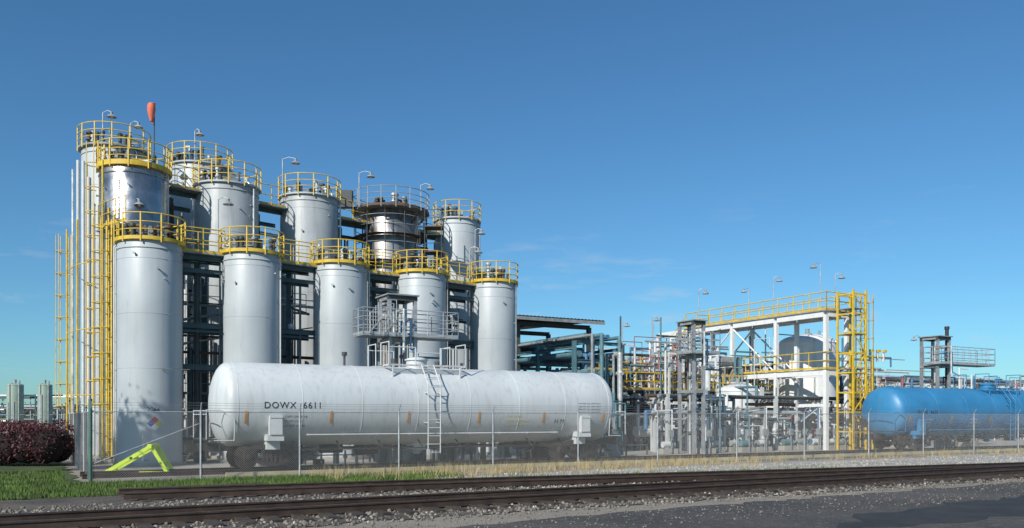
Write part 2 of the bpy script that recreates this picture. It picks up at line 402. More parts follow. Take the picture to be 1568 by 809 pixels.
# ------------------------------------------------------------------ fence
b=B(); PS=[1.65,4.95,8.3,12.07,16.1,20.2,24.5,29.3,33.9,38.8,43.4,48.1,52.6,57.2,61.8,66.4]; FT=30.0; FH=2.26
def wires(b,p0,p1,h,pitch=.078,r=.0032):
    p0=Vector(p0); p1=Vector(p1); L=(p1-p0).length; d=(p1-p0).normalized(); k=-h
    while k<L:
        for sg in (1,-1):
            a,c=k,k+h
            za,zc=(0,h) if sg>0 else (h,0)
            if a<0: za=za+sg*(-a); a=0
            if c>L: zc=zc-sg*(c-L); c=L
            if c-a>.02: b.cyl(p0+d*a+Vector((0,0,za+.03)),p0+d*c+Vector((0,0,zc+.03)),r,'fence_wire',3,caps=False,smooth=False)
        k+=pitch
def fencerun(b,posts):
    for p in posts:
        p=Vector((*p,0)); b.cyl(p,p+Vector((0,0,2.34)),.035,'galvanised',8)
        b.cyl(p+Vector((0,0,2.34)),p+Vector((0,-.16,2.60)),.02,'galvanised',6)
    for z in (2.42,2.51,2.59):
        o=Vector((0,-(z-2.34)*.6,z))
        for a,c in zip(posts[:-1],posts[1:]):
            mid=(Vector((*a,0))+Vector((*c,0)))/2+o-Vector((0,0,.015))
            b.cyl(Vector((*a,0))+o,mid,.005,'fence_wire',3,caps=False); b.cyl(mid,Vector((*c,0))+o,.005,'fence_wire',3,caps=False)
    for a,c in zip(posts[:-1],posts[1:]):
        b.cyl((*a,FH+.03),(*c,FH+.03),.02,'galvanised',6); b.cyl((*a,.08),(*c,.08),.004,'galvanised',4)
fencerun(b,[(s,FT) for s in PS]); wires(b,(PS[0],FT,0),(PS[-1],FT,0),FH)
side=[(1.65,FT+.001+k*4.3) for k in range(9)]
fencerun(b,side); wires(b,(1.65,FT,0),(1.65,side[-1][1],0),FH,.13,.0022)
back=[(1.65-k*5,side[-1][1]) for k in range(10)]
fencerun(b,back); wires(b,(back[-1][0],back[-1][1],0),(back[0][0],back[0][1],0),FH,.16,.003)
b.cyl((1.62,FT,0),(1.62,FT,2.7),.06,'pipe_green',10); b.cyl((1.62,FT,.6),(4.9,FT,1.9),.015,'galvanised',5)
b.make('chain_link_fence',A)

# ------------------------------------------------------------------ silos
def topgear(b,R,H,rnd):
    b.cyl((0,0,H+.2),(0,0,H+.42),.32,'grey_steel',16); b.cyl((0,0,H+.42),(0,0,H+.47),.38,'grey_steel',16)
    for k in range(9):
        a=rnd.uniform(0,6.28); r=rnd.uniform(.35,.8)*R; h=rnd.uniform(.3,1.0); x,y=r*math.cos(a),r*math.sin(a)
        mm=rnd.choice(['grey_steel','dark_steel','pipe_silver','brown_steel','white_steel']); rr=rnd.uniform(.04,.12)
        b.cyl((x,y,H),(x,y,H+h),rr,mm,8); b.cyl((x,y,H+h*.6),(x,y,H+h*.6+.05),rr*1.8,mm,8)
        if k%2:
            x2,y2=x+rnd.uniform(-.5,.5),y+rnd.uniform(-.5,.5); b.pipe([(x,y,H+h),(x2,y2,H+h),(x2,y2,H+h-.25)],rr*.7,mm,6)
        else: b.cyl((x,y,H+h),(x,y,H+h+.12),rr*1.7,mm,8)
    a=rnd.uniform(3.5,5.5); b.box((.6*R*math.cos(a),.6*R*math.sin(a),H+.4),(.4,.3,.45),rnd.choice(['dark_steel','grey_steel']),a)
    for k in range(3):
        a=rnd.uniform(3.3,6.0); x,y=.8*R*math.cos(a),.8*R*math.sin(a)
        b.cyl((x,y,H+.1),(x,y,H+.55),.09,'dark_steel',8); b.ball((x,y,H+.62),.14,'dark_steel',8,4)
def silo(name,x,y,R,H,body='silo_paint',rail='yellow_steel',seed=0,plat=.12,toe=.12,rh=1.12,toeM=None,extra=None):
    rnd=random.Random(seed); b=B()
    b.lathe([(0,R),(H*.33,R),(H*.66,R),(H-.02,R),(H+.03,R-.03)],(0,0,0),body,72)
    b.lathe([(H+.03,R-.03),(H+.22,R*.5),(H+.3,.01)],(0,0,0),body,72)
    b.cyl((0,0,0),(0,0,.16),R+.16,'concrete',48)
    z=1.8+rnd.random()*.5
    while z<H-.5: b.ring((0,0,z),R,.011,body,n=72,k=4); z+=2.35
    b.ring((0,0,H-.35),R+.01,.03,body,n=60,k=5)
    Rp=R+plat; toeM=toeM or rail
    b.lathe([(H-.03,Rp),(H+toe,Rp)],(0,0,0),toeM,60); b.lathe([(H+toe,Rp-.012),(H-.03,Rp-.012)],(0,0,0),toeM,60)
    b.lathe([(H-.04,R-.01),(H-.04,Rp)],(0,0,0),'grey_steel' if plat>.3 else toeM,60,smooth=False)
    if plat>.3:
        for k in range(12):
            a=k*math.pi/6; c,s_=math.cos(a),math.sin(a)
            b.beam((R*c,R*s_,H-.75),(Rp*c*.98,Rp*s_*.98,H-.08),.06,.06,toeM)
    for zz in (.4,.72,rh-.03): b.ring((0,0,H+zz),Rp,.022 if zz<1 else .027,rail,n=60,k=5)
    npst=round(2*math.pi*Rp/.85)
    for k in range(npst):
        a=2*math.pi*(k+.5)/npst; c,s_=Rp*math.cos(a),Rp*math.sin(a)
        b.beam((c,s_,H-.12),(c,s_,H+rh),.05,.05,rail)
    topgear(b,R,H,rnd)
    for k in range(3):
        a=rnd.choice([rnd.uniform(-.5,.4),rnd.uniform(2.8,3.6)]); rr=rnd.uniform(.03,.06); q=R+.12
        b.pipe([(q*math.cos(a),q*math.sin(a),.3),(q*math.cos(a),q*math.sin(a),H-.2),((R-.3)*math.cos(a),(R-.3)*math.sin(a),H+.3)],rr,rnd.choice(['pipe_silver','grey_steel','white_steel']),6)
        zz=1.2
        while zz<H: b.beam((R*math.cos(a),R*math.sin(a),zz),(q*math.cos(a),q*math.sin(a),zz),.06,.05,'grey_steel'); zz+=2.1
    for k in range(3):
        a=rnd.uniform(3.4,5.9); zz=rnd.uniform(H*.8,H-.6); c,s_=math.cos(a),math.sin(a)
        b.cyl((R*c,R*s_,zz),((R+.10)*c,(R+.10)*s_,zz),.035,body,8); b.cyl(((R+.10)*c,(R+.10)*s_,zz),((R+.12)*c,(R+.12)*s_,zz),.06,body,8)
    if extra: extra(b,R,H)
    return b.make(name,0,(x,y,0))
def f1extra(b,R,H):
    def on(a0,zc):
        def fn(u,v):
            a=a0+u/R; return ((R+.006)*math.cos(a),(R+.006)*math.sin(a),zc+v)
        return fn
    a0=math.atan2(-37.4,15.94)+.02
    q=.16; f=on(a0+.12,1.85)
    for (cx,cz,m) in ((0,q,'red_paint'),(-q,0,'blue_paint'),(q,0,'yellow_paint'),(0,-q,'white_paint')):
        b.add([f(cx,cz-q*.94),f(cx+q*.94,cz),f(cx,cz+q*.94),f(cx-q*.94,cz)],[(0,1,2,3)],m)
    b.text('2066',.27,on(a0-.12,2.35),'black_paint')
    b.beam((-R-.1,-.4,4.15),(R+.9,-1.25,4.15),.03,.03,'dark_steel')
    b.pipe([(R*.3,-R*.97,.3),(R*.3,-R-.3,.3),(R*.3,-R-.3,1.4)],.05,'pipe_silver')
FR=[(-15.94,37.4,9.75),(-12.25,40,9.7),(-8.70,43,9.75),(-4.88,45.6,9.75),(-1.09,49,9.8)]
silo('steel_silo',-15.94,37.4,1.33,9.72,seed=1,extra=f1extra)
for k in range(1,5): silo('steel_silo',*FR[k][:2],1.33,FR[k][2],seed=10+k)
silo('steel_silo',-18.45,41.5,1.57,14.05,'silo_jacket',seed=21,toe=.2,rh=1.2)
silo('steel_silo',-21.05,45,1.6,16.1,'silo_paint','yellow_steel',seed=22,plat=.16,toe=.06,toeM='grey_steel')
silo('steel_silo',-15.1,45,1.60,14.2,'silo_paint_old',seed=23,toe=.05,toeM='silo_paint')
silo('steel_silo',-18.0,49,1.66,16.4,'silo_paint',seed=24,toe=.05,toeM='silo_paint')
silo('steel_silo',-11.57,48.5,1.62,14.5,'silo_paint_old',seed=25,toe=.05,toeM='silo_paint')
silo('steel_silo',-7.44,52,1.6,14.6,'silo_jacket_dark','grey_steel',seed=26,plat=.75,toe=.1,toeM='brown_steel')
silo('steel_silo',-3.55,55,1.42,14.75,'silo_paint',seed=27,toe=.05,toeM='silo_paint')
silo('steel_silo',-6.8,60,1.6,12.5,'silo_paint_old','grey_steel',seed=28)
silo('steel_silo',-13.5,56,1.6,12.5,'silo_paint_old','grey_steel',seed=29)

def off(p,q,f,d=0):
    p=Vector(p[:2]).to_3d(); q=Vector(q[:2]).to_3d(); e=(q-p).normalized(); n_=Vector((-e.y,e.x,0)); return p.lerp(q,f)+n_*d, e, n_
b=B()
PC=['grey_steel','dark_steel','grey_steel','teal_steel','white_steel','pipe_silver','pipe_teal','brown_steel']
for k in range(4):
    p,q=FR[k],FR[k+1]; L=math.dist(p[:2],q[:2]); g=1.38/L
    for d in (-.1,.75):
        a,e,n_=off(p,q,g*.95,d); c,_,_=off(p,q,1-g*.95,d); a.z=c.z=9.6
        b.railing([a,c],1.1,'yellow_steel',.026,1.1)
    a,_,_=off(p,q,g*.8,.33); c,_,_=off(p,q,1-g*.8,.33); a.z=c.z=9.57; b.beam(a,c,.9,.06,'grey_steel')
    for z,w in ((9.4,.22),(8.8,.18),(6.3,.24),(4.4,.24),(6.05,.1)):
        for d in (.15,1.0):
            a,_,_=off(p,q,g*.9,d); c,_,_=off(p,q,1-g*.9,d); a.z=c.z=z-(.02 if d>.5 else 0); b.ibeam(a,c,w*.7,w,'teal_steel')
    for f,d in ((.5,1.0),(.36,2.1),(.64,2.1)):
        a,_,_=off(p,q,f,d); b.ibeam((a.x,a.y,0),(a.x,a.y,9.3),.2,.22,'teal_steel')
    rnd=random.Random(k)
    for j in range(18):
        a,_,_=off(p,q,rnd.uniform(.3,.7),rnd.uniform(.5,4)); z0=rnd.uniform(0,3); z1=rnd.uniform(5,9.4)
        b.cyl((a.x,a.y,z0),(a.x,a.y,z1),rnd.uniform(.025,.11),rnd.choice(PC),8)
        if j%3==0: b.ball((a.x,a.y,rnd.uniform(1,8)),.16,rnd.choice(PC),8,5)
    for j in range(14):
        z=rnd.uniform(.8,8.8); d=rnd.uniform(1.0,3.6); a,_,_=off(p,q,.1,d); c,_,_=off(p,q,.9,d); a.z=c.z=z
        if j%4==0: c.z=z+rnd.uniform(-1.5,1.5)
        b.cyl(a,c,rnd.uniform(.025,.08),rnd.choice(PC),8)
    for z in (3.2,7.4):
        a,_,_=off(p,q,.2,1.9); c,_,_=off(p,q,.8,1.9); a.z=c.z=z; b.railing([a,c],1.05,'grey_steel',.022,.9)
rnd=random.Random(77)
for j in range(120):
    s=rnd.uniform(7,27); t=rnd.uniform(35.3,37.6); x,y,_=site(s,t); z=rnd.uniform(.4,3.2); m=rnd.choice(PC); r=rnd.uniform(.025,.08)
    if rnd.random()<.4: x2,y2,_=site(s+rnd.uniform(.6,3),t); b.pipe([(x,y,.1),(x,y,z),(x2,y2,z),(x2,y2,max(.1,z-.8))],r,m,7)
    elif rnd.random()<.6: b.cyl((x,y,0),(x,y,z),r,m,7); b.ball((x,y,z*.6),r*2.3,m,7,4)
    else: b.box((x,y,z*.3),(.3+r*4,.35,z*.5),m,A)
b.make('silo_catwalk')
b=B(); BK=[(-18.45,41.5),(-15.1,45),(-11.57,48.5),(-7.44,52),(-3.55,55)]
for k in range(4):
    p,q=BK[k],BK[k+1]
    for z,w,d in ((13.6,.3,.3),(13.0,.2,1.2),(11.4,.25,1.6),(9.6,.25,1.9),(7,.25,1.9)):
        a,_,_=off(p,q,.3,d); c,_,_=off(p,q,.7,d); a.z=c.z=z; b.ibeam(a,c,w*.7,w,'teal_steel')
    a,_,_=off(p,q,.3,-.2); c,_,_=off(p,q,.7,-.2); a.z=c.z=13.75; b.railing([a,c],1.1,'yellow_steel',.026,1.0)
    b.beam(a+Vector((0,.4,-.05)),c+Vector((0,.4,-.05)),.9,.06,'grey_steel')
    for f,d in ((.5,1.4),(.4,2.4),(.6,2.4)):
        a,_,_=off(p,q,f,d); b.ibeam((a.x,a.y,0),(a.x,a.y,13.6),.22,.25,'teal_steel')
    rnd=random.Random(40+k)
    for j in range(20):
        a,_,_=off(p,q,rnd.uniform(.25,.75),rnd.uniform(.6,4)); b.cyl((a.x,a.y,rnd.uniform(0,6)),(a.x,a.y,rnd.uniform(9,13.4)),rnd.uniform(.03,.11),rnd.choice(PC),8)
        z=rnd.uniform(3,13); d=rnd.uniform(1.7,3.8); a,_,_=off(p,q,.05,d); c,_,_=off(p,q,.95,d); a.z=c.z=z; b.cyl(a,c,rnd.uniform(.03,.09),rnd.choice(PC),8)
for zz in (9.5,11.4,13.0):
    b.lathe([(zz,1.62),(zz,2.25)],(-7.44,52,0),'brown_steel',32,smooth=False)
    for h in (.55,1.1): b.ring((-7.44,52,zz+h),2.2,.022,'grey_steel',n=32)
for k in range(12):
    a=k*math.pi/6; b.cyl((-7.44+2.22*math.cos(a),52+2.22*math.sin(a),4),(-7.44+2.22*math.cos(a),52+2.22*math.sin(a),14.3),.03,'dark_steel',6)
b.box((-9.9,50.6,15.1),(.8,.5,1.0),'dark_steel')
for x in (-5.2,-4.2):
    for y in (50.6,51.6): b.cyl((x,y,6),(x,y,14.6),.03,'dark_steel',6)
for z in (9,10.5,12,13.5):
    b.box((-4.7,51.1,z),(1.1,1.1,.05),'brown_steel'); b.railing([(-5.2,51.6,z),(-5.2,50.6,z),(-4.2,50.6,z),(-4.2,51.6,z)],1.0,'dark_steel',.02,1,False)
b.make('silo_support_frame')
# access ladders
b=B()
b.ladder(-19.75,40.9,.3,15.2,math.radians(235),'yellow_steel',cr=.024,st=.075)
b.ladder(-18.35,38.7,.3,11.1,math.radians(235),'yellow_steel',cr=.024,st=.075)
b.ladder(-23.0,44.4,.3,11.6,math.radians(200),'yellow_steel',cr=.022,st=.07)
for (x,y,z) in ((-19.0,40.0,12),(-22.7,43.3,11.7),(-21.3,41.6,11.8),(-17.6,38.0,10.8),(-18.9,39.2,14)): b.cyl((x,y,0),(x,y,z),.045,'yellow_steel',6)
for z in (3.2,6.4,9.6):
    b.cyl((-22.7,43.3,z),(-21.3,41.6,z),.025,'yellow_steel',5); b.cyl((-21.3,41.6,z),(-19.0,40.0,z),.025,'yellow_steel',5)
z=10.9
b.railing([(-19.3,39.6,z),(-18.6,38.9,z),(-17.2,37.8,z)],1.1,'yellow_steel',.025,.8)
b.beam((-19.2,40.2,z-.05),(-17.4,38.6,z-.05),1.0,.08,'grey_steel')
for j in range(9): b.cyl((-22.5+j*.28,43.5-.02*j,.2),(-22.5+j*.28,43.5-.02*j,random.uniform(11,16)),random.uniform(.05,.09),random.choice(['white_steel','pipe_silver','white_steel']),8)
for j in range(5): b.cyl((-19.4+j*.35,40.6-j*.3,.2),(-19.4+j*.35,40.6-j*.3,random.uniform(6,11)),random.uniform(.04,.08),random.choice(['white_steel','pipe_silver','yellow_steel']),8)
b.make('caged_ladder')

def lamp(x,y,z0,z1,dx=.55,r=.03):
    b=B(); b.cyl((x,y,z0),(x,y,z1),r,'galvanised',6)
    b.pipe([(x,y,z1),(x+dx*.5,y-.05,z1+.10),(x+dx,y-.1,z1)],.02,'galvanised',6)
    b.cyl((x+dx,y-.1,z1),(x+dx,y-.1,z1-.14),.07,'grey_steel',8)
    b.lathe([(-.12,.06),(-.17,.16),(-.27,.25)],(x+dx,y-.1,z1),'galvanised',14); b.ball((x+dx,y-.1,z1-.24),.09,'white_paint',8,4)
    b.make('gooseneck_lamp')
for a in ((-21.2,44,16.1,17.9,.5),(-20.2,45,16.1,17.7,.45),(-17.7,47.4,16.4,18.1,.3),(-12.7,47,14.5,16.4,.75),(-9.0,50,14.5,16.5,.7),(-5.7,53,14.5,16.6,.6),
          (-2.3,53,11,13.8,.4),(-18.1,40.2,10,12.4,.5),(-13.6,39.3,9.7,12.2,.5),(-2.4,48.2,9,11.7,.5),(19.1,62,8,12.3,.4),(20.7,57,8.6,12.4,-.5),(21.7,57,8.6,11.7,.4),
          (13.2,60,4,11.1,.45),(18.4,66,8,12.1,-.4),(7.8,60,4,8.8,.3),(9.9,60,4,9.2,.3),(29.8,62,3,8.0,-.5)): lamp(*a)
b=B(); b.cyl((-17.95,42.6,14.2),(-17.95,42.6,17.85),.03,'dark_steel',6); b.ring((-18.0,42.5,17.8),.16,.02,'windsock_cloth',n=16)
b.lathe([(-.80,.06),(-.66,.11),(-.42,.17),(-.2,.20),(0,.18),(.08,.14)],(-18.03,42.45,17.72),'windsock_cloth',14); b.box((-17.98,42.5,16.95),(.10,.05,.25),'windsock_cloth',.3)
b.make('windsock')

# ------------------------------------------------------------------ tank cars
def tank_car(sc_,t,L,R,zc,body,mark,seed,trim,fo=0.0):
    b=B(); H=L/2; cap=.62
    prof=[]
    for k in range(9):
        a=math.pi/2*k/8; prof.append((-H+cap-cap*math.cos(a), max(.01,R*math.sin(a))))
    prof+= [(-H+cap+(L-2*cap)*k/12,R) for k in range(1,12)]
    for k in range(8,-1,-1):
        a=math.pi/2*k/8; prof.append((H-cap+cap*math.cos(a), max(.01,R*math.sin(a))))
    b.lathe(prof,(0,0,zc),body,80,'x')
    for k in range(8): b.ringx((-H+cap+.1+(L-2*cap-.2)*k/7,0,zc),R,.013,body,72,4)
    def on(x0,z0,o=.005):
        a0=math.asin(max(-1,min(1,(z0-zc)/R)))
        def fn(u,v):
            a=a0+v/R; return (x0+u,-(R+o)*math.cos(a),zc+(R+o)*math.sin(a))
        return fn
    def patch(x0,x1,z0,h,m,o=.005):
        f=on(0,z0,o); n=5; vs=[]
        for k in range(n+1): vs+= [f(x0,h*k/n),f(x1,h*k/n)]
        b.add(vs,[(2*k,2*k+1,2*k+3,2*k+2) for k in range(n)],m,True)
    for x in np.linspace(-H+1.0,H-1.0,6): patch(x-.05,x+.05,zc-.72,.5,'reflector',.016)
    b.text(mark,.34,on(-H+1.62,zc-.15,.012),'black_paint',1.12)
    w_=body=='car_white'; tm='yellow_paint' if w_ else 'white_paint'
    for k,tx in enumerate(('CAPY 234000 LB','LT WT 74300','LD LMT 188700')): b.text(tx,.12,on(-H+2.4,zc-.5-k*.17),'black_paint' if w_ else 'white_paint')
    for k,tx in enumerate(('THIS CAR IS','LINED  PHENOLIC','DO NOT STEAM')): b.text(tx,.15,on(2.9 if w_ else -4,zc-.5-k*.2),tm)
    b.text('H M',.3,on(H-3.6,zc-.75),'black_paint')
    for k in range(4): b.text('TANK TEST  DUE   SAFETY VALVE',.08,on(H-2.4,zc+.1-k*.13),'black_paint')
    for sg in (-1,1):
        zr=zc-R*.72; yr=R*.80
        b.pipe([(-H+3.3,sg*yr,zr),(H-3.3,sg*yr,zr)],.03,trim,6)
        for x in np.linspace(-H+3.4,H-3.4,9): b.beam((x,sg*yr,zr),(x,sg*R*.6,zr-.06),.05,.05,trim)
        b.pipe([(-H+2.4,sg*1.3,zc-R-.12),(H-2.4,sg*1.3,zc-R-.12)],.028,'truck_iron',6)
        for x in np.linspace(-H+2.9,H-2.9,8): b.beam((x,sg*1.3,zc-R-.12),(x,sg*.7,zc-R+.22),.05,.05,'truck_iron')
    for e in (-1,1):
        xb=e*(H-2.05)
        for sg in (-1,1):
            b.box((xb,sg*(R-.05),zc-.78),(.46,.26,.70),trim); b.box((xb,sg*(R-.27),zc-1.24),(.60,.6,.24),trim)
            b.beam((xb-.23,sg*(R+.09),zc-.46),(xb+.23,sg*(R+.09),zc-.46),.03,.1,trim)
        b.box((xb,0,zc-R+.06),(.5,2.5,.30),trim)
        b.box((e*(H-1.5),0,.98),(3.9,.52,.3),'truck_iron')
        b.box((e*(H+.42),0,.95),(.5,.3,.26),'truck_iron'); b.box((e*(H+.75),0.03,.95),(.26,.36,.34),'truck_iron')
        b.box((e*(H+.18),0,1.28),(.42,2.7,.05),'truck_iron')
        for sg in (-1,1):
            y=sg*1.38
            b.pipe([(e*(H+.36),y,1.3),(e*(H+.36),y,2.35),(e*(H-.15),y,2.35),(e*(H-.6),y*1.08,2.0),(e*(H-.6),y*1.03,1.25),(e*(H+.1),y,1.25)],.02,trim,6)
            for z in (.55,.85): b.cyl((e*(H-.1),y,z),(e*(H+.36),y,z),.016,'truck_iron',5)
            for x in (H-.1,H+.36): b.cyl((e*x,y,.5),(e*x,y,1.3),.02,'truck_iron',5)
        b.pipe([(e*(H+.36),-1.3,2.2),(e*(H+.36),1.3,2.2)],.02,trim,6)
        b.pipe([(e*(H+.5),.5,.9),(e*(H+.75),.5,.5),(e*(H+.9),.3,.45)],.03,'black_paint',6)
        for ax in (-.88,.88):
            x=xb+ax
            b.cyl((x,-1.0,.6),(x,1.0,.6),.08,'truck_iron',10)
            for sg in (-1,1):
                b.cyl((x,sg*.66,.6),(x,sg*.79,.6),.43,'wheel_iron',28); b.cyl((x,sg*.64,.6),(x,sg*.66,.6),.46,'wheel_iron',28)
                b.cyl((x,sg*.79,.6),(x,sg*.82,.6),.15,'truck_iron',14)
                b.box((x,sg*1.0,.62),(.30,.22,.30),'truck_iron'); b.cyl((x,sg*1.11,.62),(x,sg*1.16,.62),.1,'wheel_iron',10)
        for sg in (-1,1):
            y=sg*1.0
            b.beam((xb-1.0,y,.80),(xb-.45,y,1.0),.14,.16,'truck_iron'); b.beam((xb+1.0,y,.80),(xb+.45,y,1.0),.14,.16,'truck_iron')
            b.beam((xb-.5,y,1.0),(xb+.5,y,1.0),.13,.15,'truck_iron')
            b.beam((xb-.95,y,.68),(xb-.35,y,.36),.13,.14,'truck_iron'); b.beam((xb+.95,y,.68),(xb+.35,y,.36),.13,.14,'truck_iron')
            b.beam((xb-.4,y,.34),(xb+.4,y,.34),.15,.12,'truck_iron')
            for q in (-.32,.32): b.beam((xb+q,y,.4),(xb+q,y,.95),.12,.09,'truck_iron')
            for q in (-.16,0,.16):
                for z in np.arange(.42,.72,.06): b.cyl((xb+q,y,z),(xb+q,y,z+.03),.07,'wheel_iron',8)
        b.box((xb,0,.8),(.34,2.1,.2),'truck_iron')
        b.beam((xb-.9,.3,.45),(xb+.9,.3,.5),.06,.08,'truck_iron')
        b.beam((e*(H-3.2),-.8,.7),(e*(H-3.9),-.8,.95),.12,.12,'truck_iron'); b.cyl((e*(H-4.1),-.3,.85),(e*(H-5.0),-.3,.85),.17,'truck_iron',12)
    b.cyl((-H-.40,.62,1.75),(-H-.44,.62,1.75),.28,'truck_iron',16)
    n0=len(b.v)
    b.cyl((-2.6,.2,zc-R-.22),(-1.7,.2,zc-R-.22),.2,'truck_iron',14); b.box((2.4,-.1,zc-R-.2),(.5,.4,.35),'truck_iron')
    b.pipe([(-H+4,-.3,zc-R-.1),(H-4,-.3,zc-R-.1)],.03,'truck_iron',6); b.pipe([(-H+4,.3,zc-R-.15),(H-4,.3,zc-R-.15)],.025,'truck_iron',6)
    b.cyl((0,0,zc-R+.05),(0,0,zc-R-.42),.14,trim,12); b.cyl((0,0,zc-R-.3),(0,0,zc-R-.36),.24,trim,12)
    b.lathe([(-.5,.42),(0,.42)],(0,0,zc-R+.25),trim,20)
    zt=zc+R
    b.cyl((0,0,zt-.15),(0,0,zt+.30),.44,trim,28); b.cyl((0,0,zt+.30),(0,0,zt+.36),.50,trim,28); b.ball((0,0,zt+.36),.42,trim,20,4,.22,True)
    b.cyl((-1.0,0,zt-.1),(-1.0,0,zt+.35),.14,'dark_steel',12); b.cyl((1.0,.1,zt-.1),(1.0,.1,zt+.3),.11,'dark_steel',12)
    for sg in (-1,1):
        for y0 in np.arange(.62,1.18,.09): b.beam((-1.7,sg*y0,zt+.05),(1.7,sg*y0,zt+.05),.03,.03,trim)
        for x in np.linspace(-1.7,1.7,5): b.beam((x,sg*.55,zt+.02),(x,sg*1.2,zt+.02),.05,.05,trim)
        for x in (-1.5,1.5): b.beam((x,sg*1.15,zt+.0),(x,sg*1.1,zt-.55),.06,.06,trim)
        b.pipe([(-1.7,sg*1.2,zt+.05),(-1.7,sg*1.2,zt+.95),(-1.7,sg*.3,zt+.95),(-1.7,sg*.3,zt+.05)],.025,trim,6)
        b.pipe([(1.7,sg*1.2,zt+.05),(1.7,sg*1.2,zt+.95),(1.7,sg*.3,zt+.95),(1.7,sg*.3,zt+.05)],.025,trim,6)
        b.pipe([(-1.7,sg*1.2,zt+.75),(-.55,sg*1.2,zt+.75),(-.55,sg*1.2,zt+.05)],.022,trim,6)
        b.pipe([(1.7,sg*1.2,zt+.75),(.55,sg*1.2,zt+.75),(.55,sg*1.2,zt+.05)],.022,trim,6)
        for q in (-.27,.27):
            b.pipe([(q,sg*1.15,zt+.06),(q,sg*(R+.22),zt-.75),(q,sg*(R+.25),zc),(q,sg*(R+.22),zc-R-.35)],.026,trim,6)
            for z in (zc+.5,zc-.7): b.beam((q,sg*(R+.24),z),(q,sg*(R*.85),z),.05,.03,trim)
        z=zc-R-.3
        while z<zt-.1:
            yy=R+.24 if z<zt-.75 else 1.15+(R+.22-1.15)*(zt-z)/.8
            b.cyl((-.27,sg*yy,z),(.27,sg*yy,z),.018,trim,5); z+=.33
    b.v[n0:]=[(p[0]+fo,p[1],p[2]) for p in b.v[n0:]]
    b.cyl((-H+5.2,0,zt-.05),(-H+5.2,0,zt+.4),.05,'dark_steel',8); b.cyl((-H+5.2,0,zt+.4),(-H+5.2,0,zt+.55),.11,'dark_steel',8)
    return b.make('rail_tank_car',A,site(sc_,t,.02))
tank_car(14.75,33.2,17.9,1.60,2.58,'car_white','DOWX  6611',3,'white_steel',-.6)
tank_car(54.6,33.2,21.8,1.5,2.42,'car_blue','DUPX  8632',5,'car_blue')

# ------------------------------------------------------------------ loading racks
def loading_rack(s0,t0,left=2.0,right=2.6,hw=.62):
    b=B()
    for x in (-hw,hw):
        for y in (0,1.2): b.ibeam((x,y,0),(x,y,7.4),.15,.17,'galvanised')
    for z in (7.5,5.6,3.6):
        for y in (0,1.2): b.beam((-hw-.1,y,z),(hw+.1,y,z),.16,.2,'dark_steel' if z>7 else 'grey_steel')
        for x in (-hw,hw): b.beam((x,.1,z),(x,1.1,z),.12,.16,'grey_steel')
    b.box((0,.6,7.64),(2*hw+.3,1.6,.06),'grey_steel')
    b.box(((right-left)/2,.2,5.74),(left+right,1.3,.05),'grey_steel')
    b.railing([(-left,.85,5.78),(-left,-.45,5.78),(right,-.45,5.78),(right,.85,5.78),(-left,.85,5.78)],1.15,'galvanised',.025,.8,True,2)
    if left>1.5:
        for x in (-left+.3,-left+1.0): b.cyl((x,-.4,5.8),(x,-1.9,6.3),.03,'galvanised',6)
        for k in range(5):
            y=-.55-.32*k; z=5.85+.107*k; b.pipe([(-left+.3,y,z),(-left+.3,y,z+.85),(-left+1.0,y,z+.85),(-left+1.0,y,z)],.018,'galvanised',5)
    b.pipe([(-.2,.5,0),(-.2,.5,6.9),(-.2,-.7,6.9),(-.2,-.7,5.0)],.06,'pipe_silver',8)
    b.pipe([(.2,.6,0),(.2,.6,6.5),(.2,-.5,6.5),(.2,-.5,5.2),(.4,-.9,4.9)],.05,'pipe_blue',8)
    b.pipe([(.9,.6,0),(.9,.6,4.9),(2.2,.6,4.9),(2.2,.6,0)],.05,'pipe_teal',8)
    for z in (1.2,2.4,4.4): b.ball((-.2,.5,z),.13,'dark_steel',8,5); b.ball((.2,.6,z+.5),.11,'pipe_rose',8,5)
    b.ladder(hw+.45,1.35,.1,5.7,math.pi/2,'galvanised',False)
    return b.make('loading_rack',A,site(s0,t0,0))
loading_rack(14.6,35.9); loading_rack(33.1,36.9,.9,1.2,.36); loading_rack(54.1,35.9,.9,5.2)
b=B(); b.cyl((55.1,36.3,0),(55.1,36.3,8.2),.12,'black_paint',12); b.cyl((55.1,36.3,8.2),(55.1,36.3,8.4),.16,'black_paint',12); b.make('vent_stack',A)
b=B(); b.pipe([(48.2,37,0),(48.2,37,6.1)],.1,'yellow_steel',8); b.pipe([(47.3,37,6.1),(49.3,37,6.1)],.06,'yellow_steel',8)
for x in (47.3,48.0,48.7,49.3): b.cyl((x,37,5.8),(x,37,6.4),.09,'white_steel',8); b.box((x,36.9,6.5),(.25,.2,.16),'yellow_steel')
b.make('foam_monitor',A)

# ------------------------------------------------------------------ process structure (white frame)
b=B(); S0,S1=44.6,46.6; TT=[37.7,41.9,46.1,50.3,54.5]; DZ=8.8; FW='frame_white'
for s in (S0,S1):
    for t in TT: b.beam((s,t,0),(s,t,DZ-.05),.24,.26,FW)
    for z,h in ((DZ,.36),(5.0,.3),(2.9,.2)):
        for a,c in zip(TT[:-1],TT[1:]): b.beam((s,a+.14,z),(s,c-.14,z),.2,h,FW)
    b.cyl((s,TT[1],5.1),(s,TT[2],DZ-.2),.06,FW,6); b.cyl((s,TT[3],5.1),(s,TT[2],DZ-.2),.06,FW,6)
for t in TT:
    for z in (DZ,5.0): b.beam((S0+.14,t,z-.02),(S1-.14,t,z-.02),.2,.28,FW)
b.box(((S0+S1)/2,(TT[0]+51)/2,DZ+.22),(S1-S0+.4,51-TT[0]+.4,.06),'galvanised')
z=DZ+.25
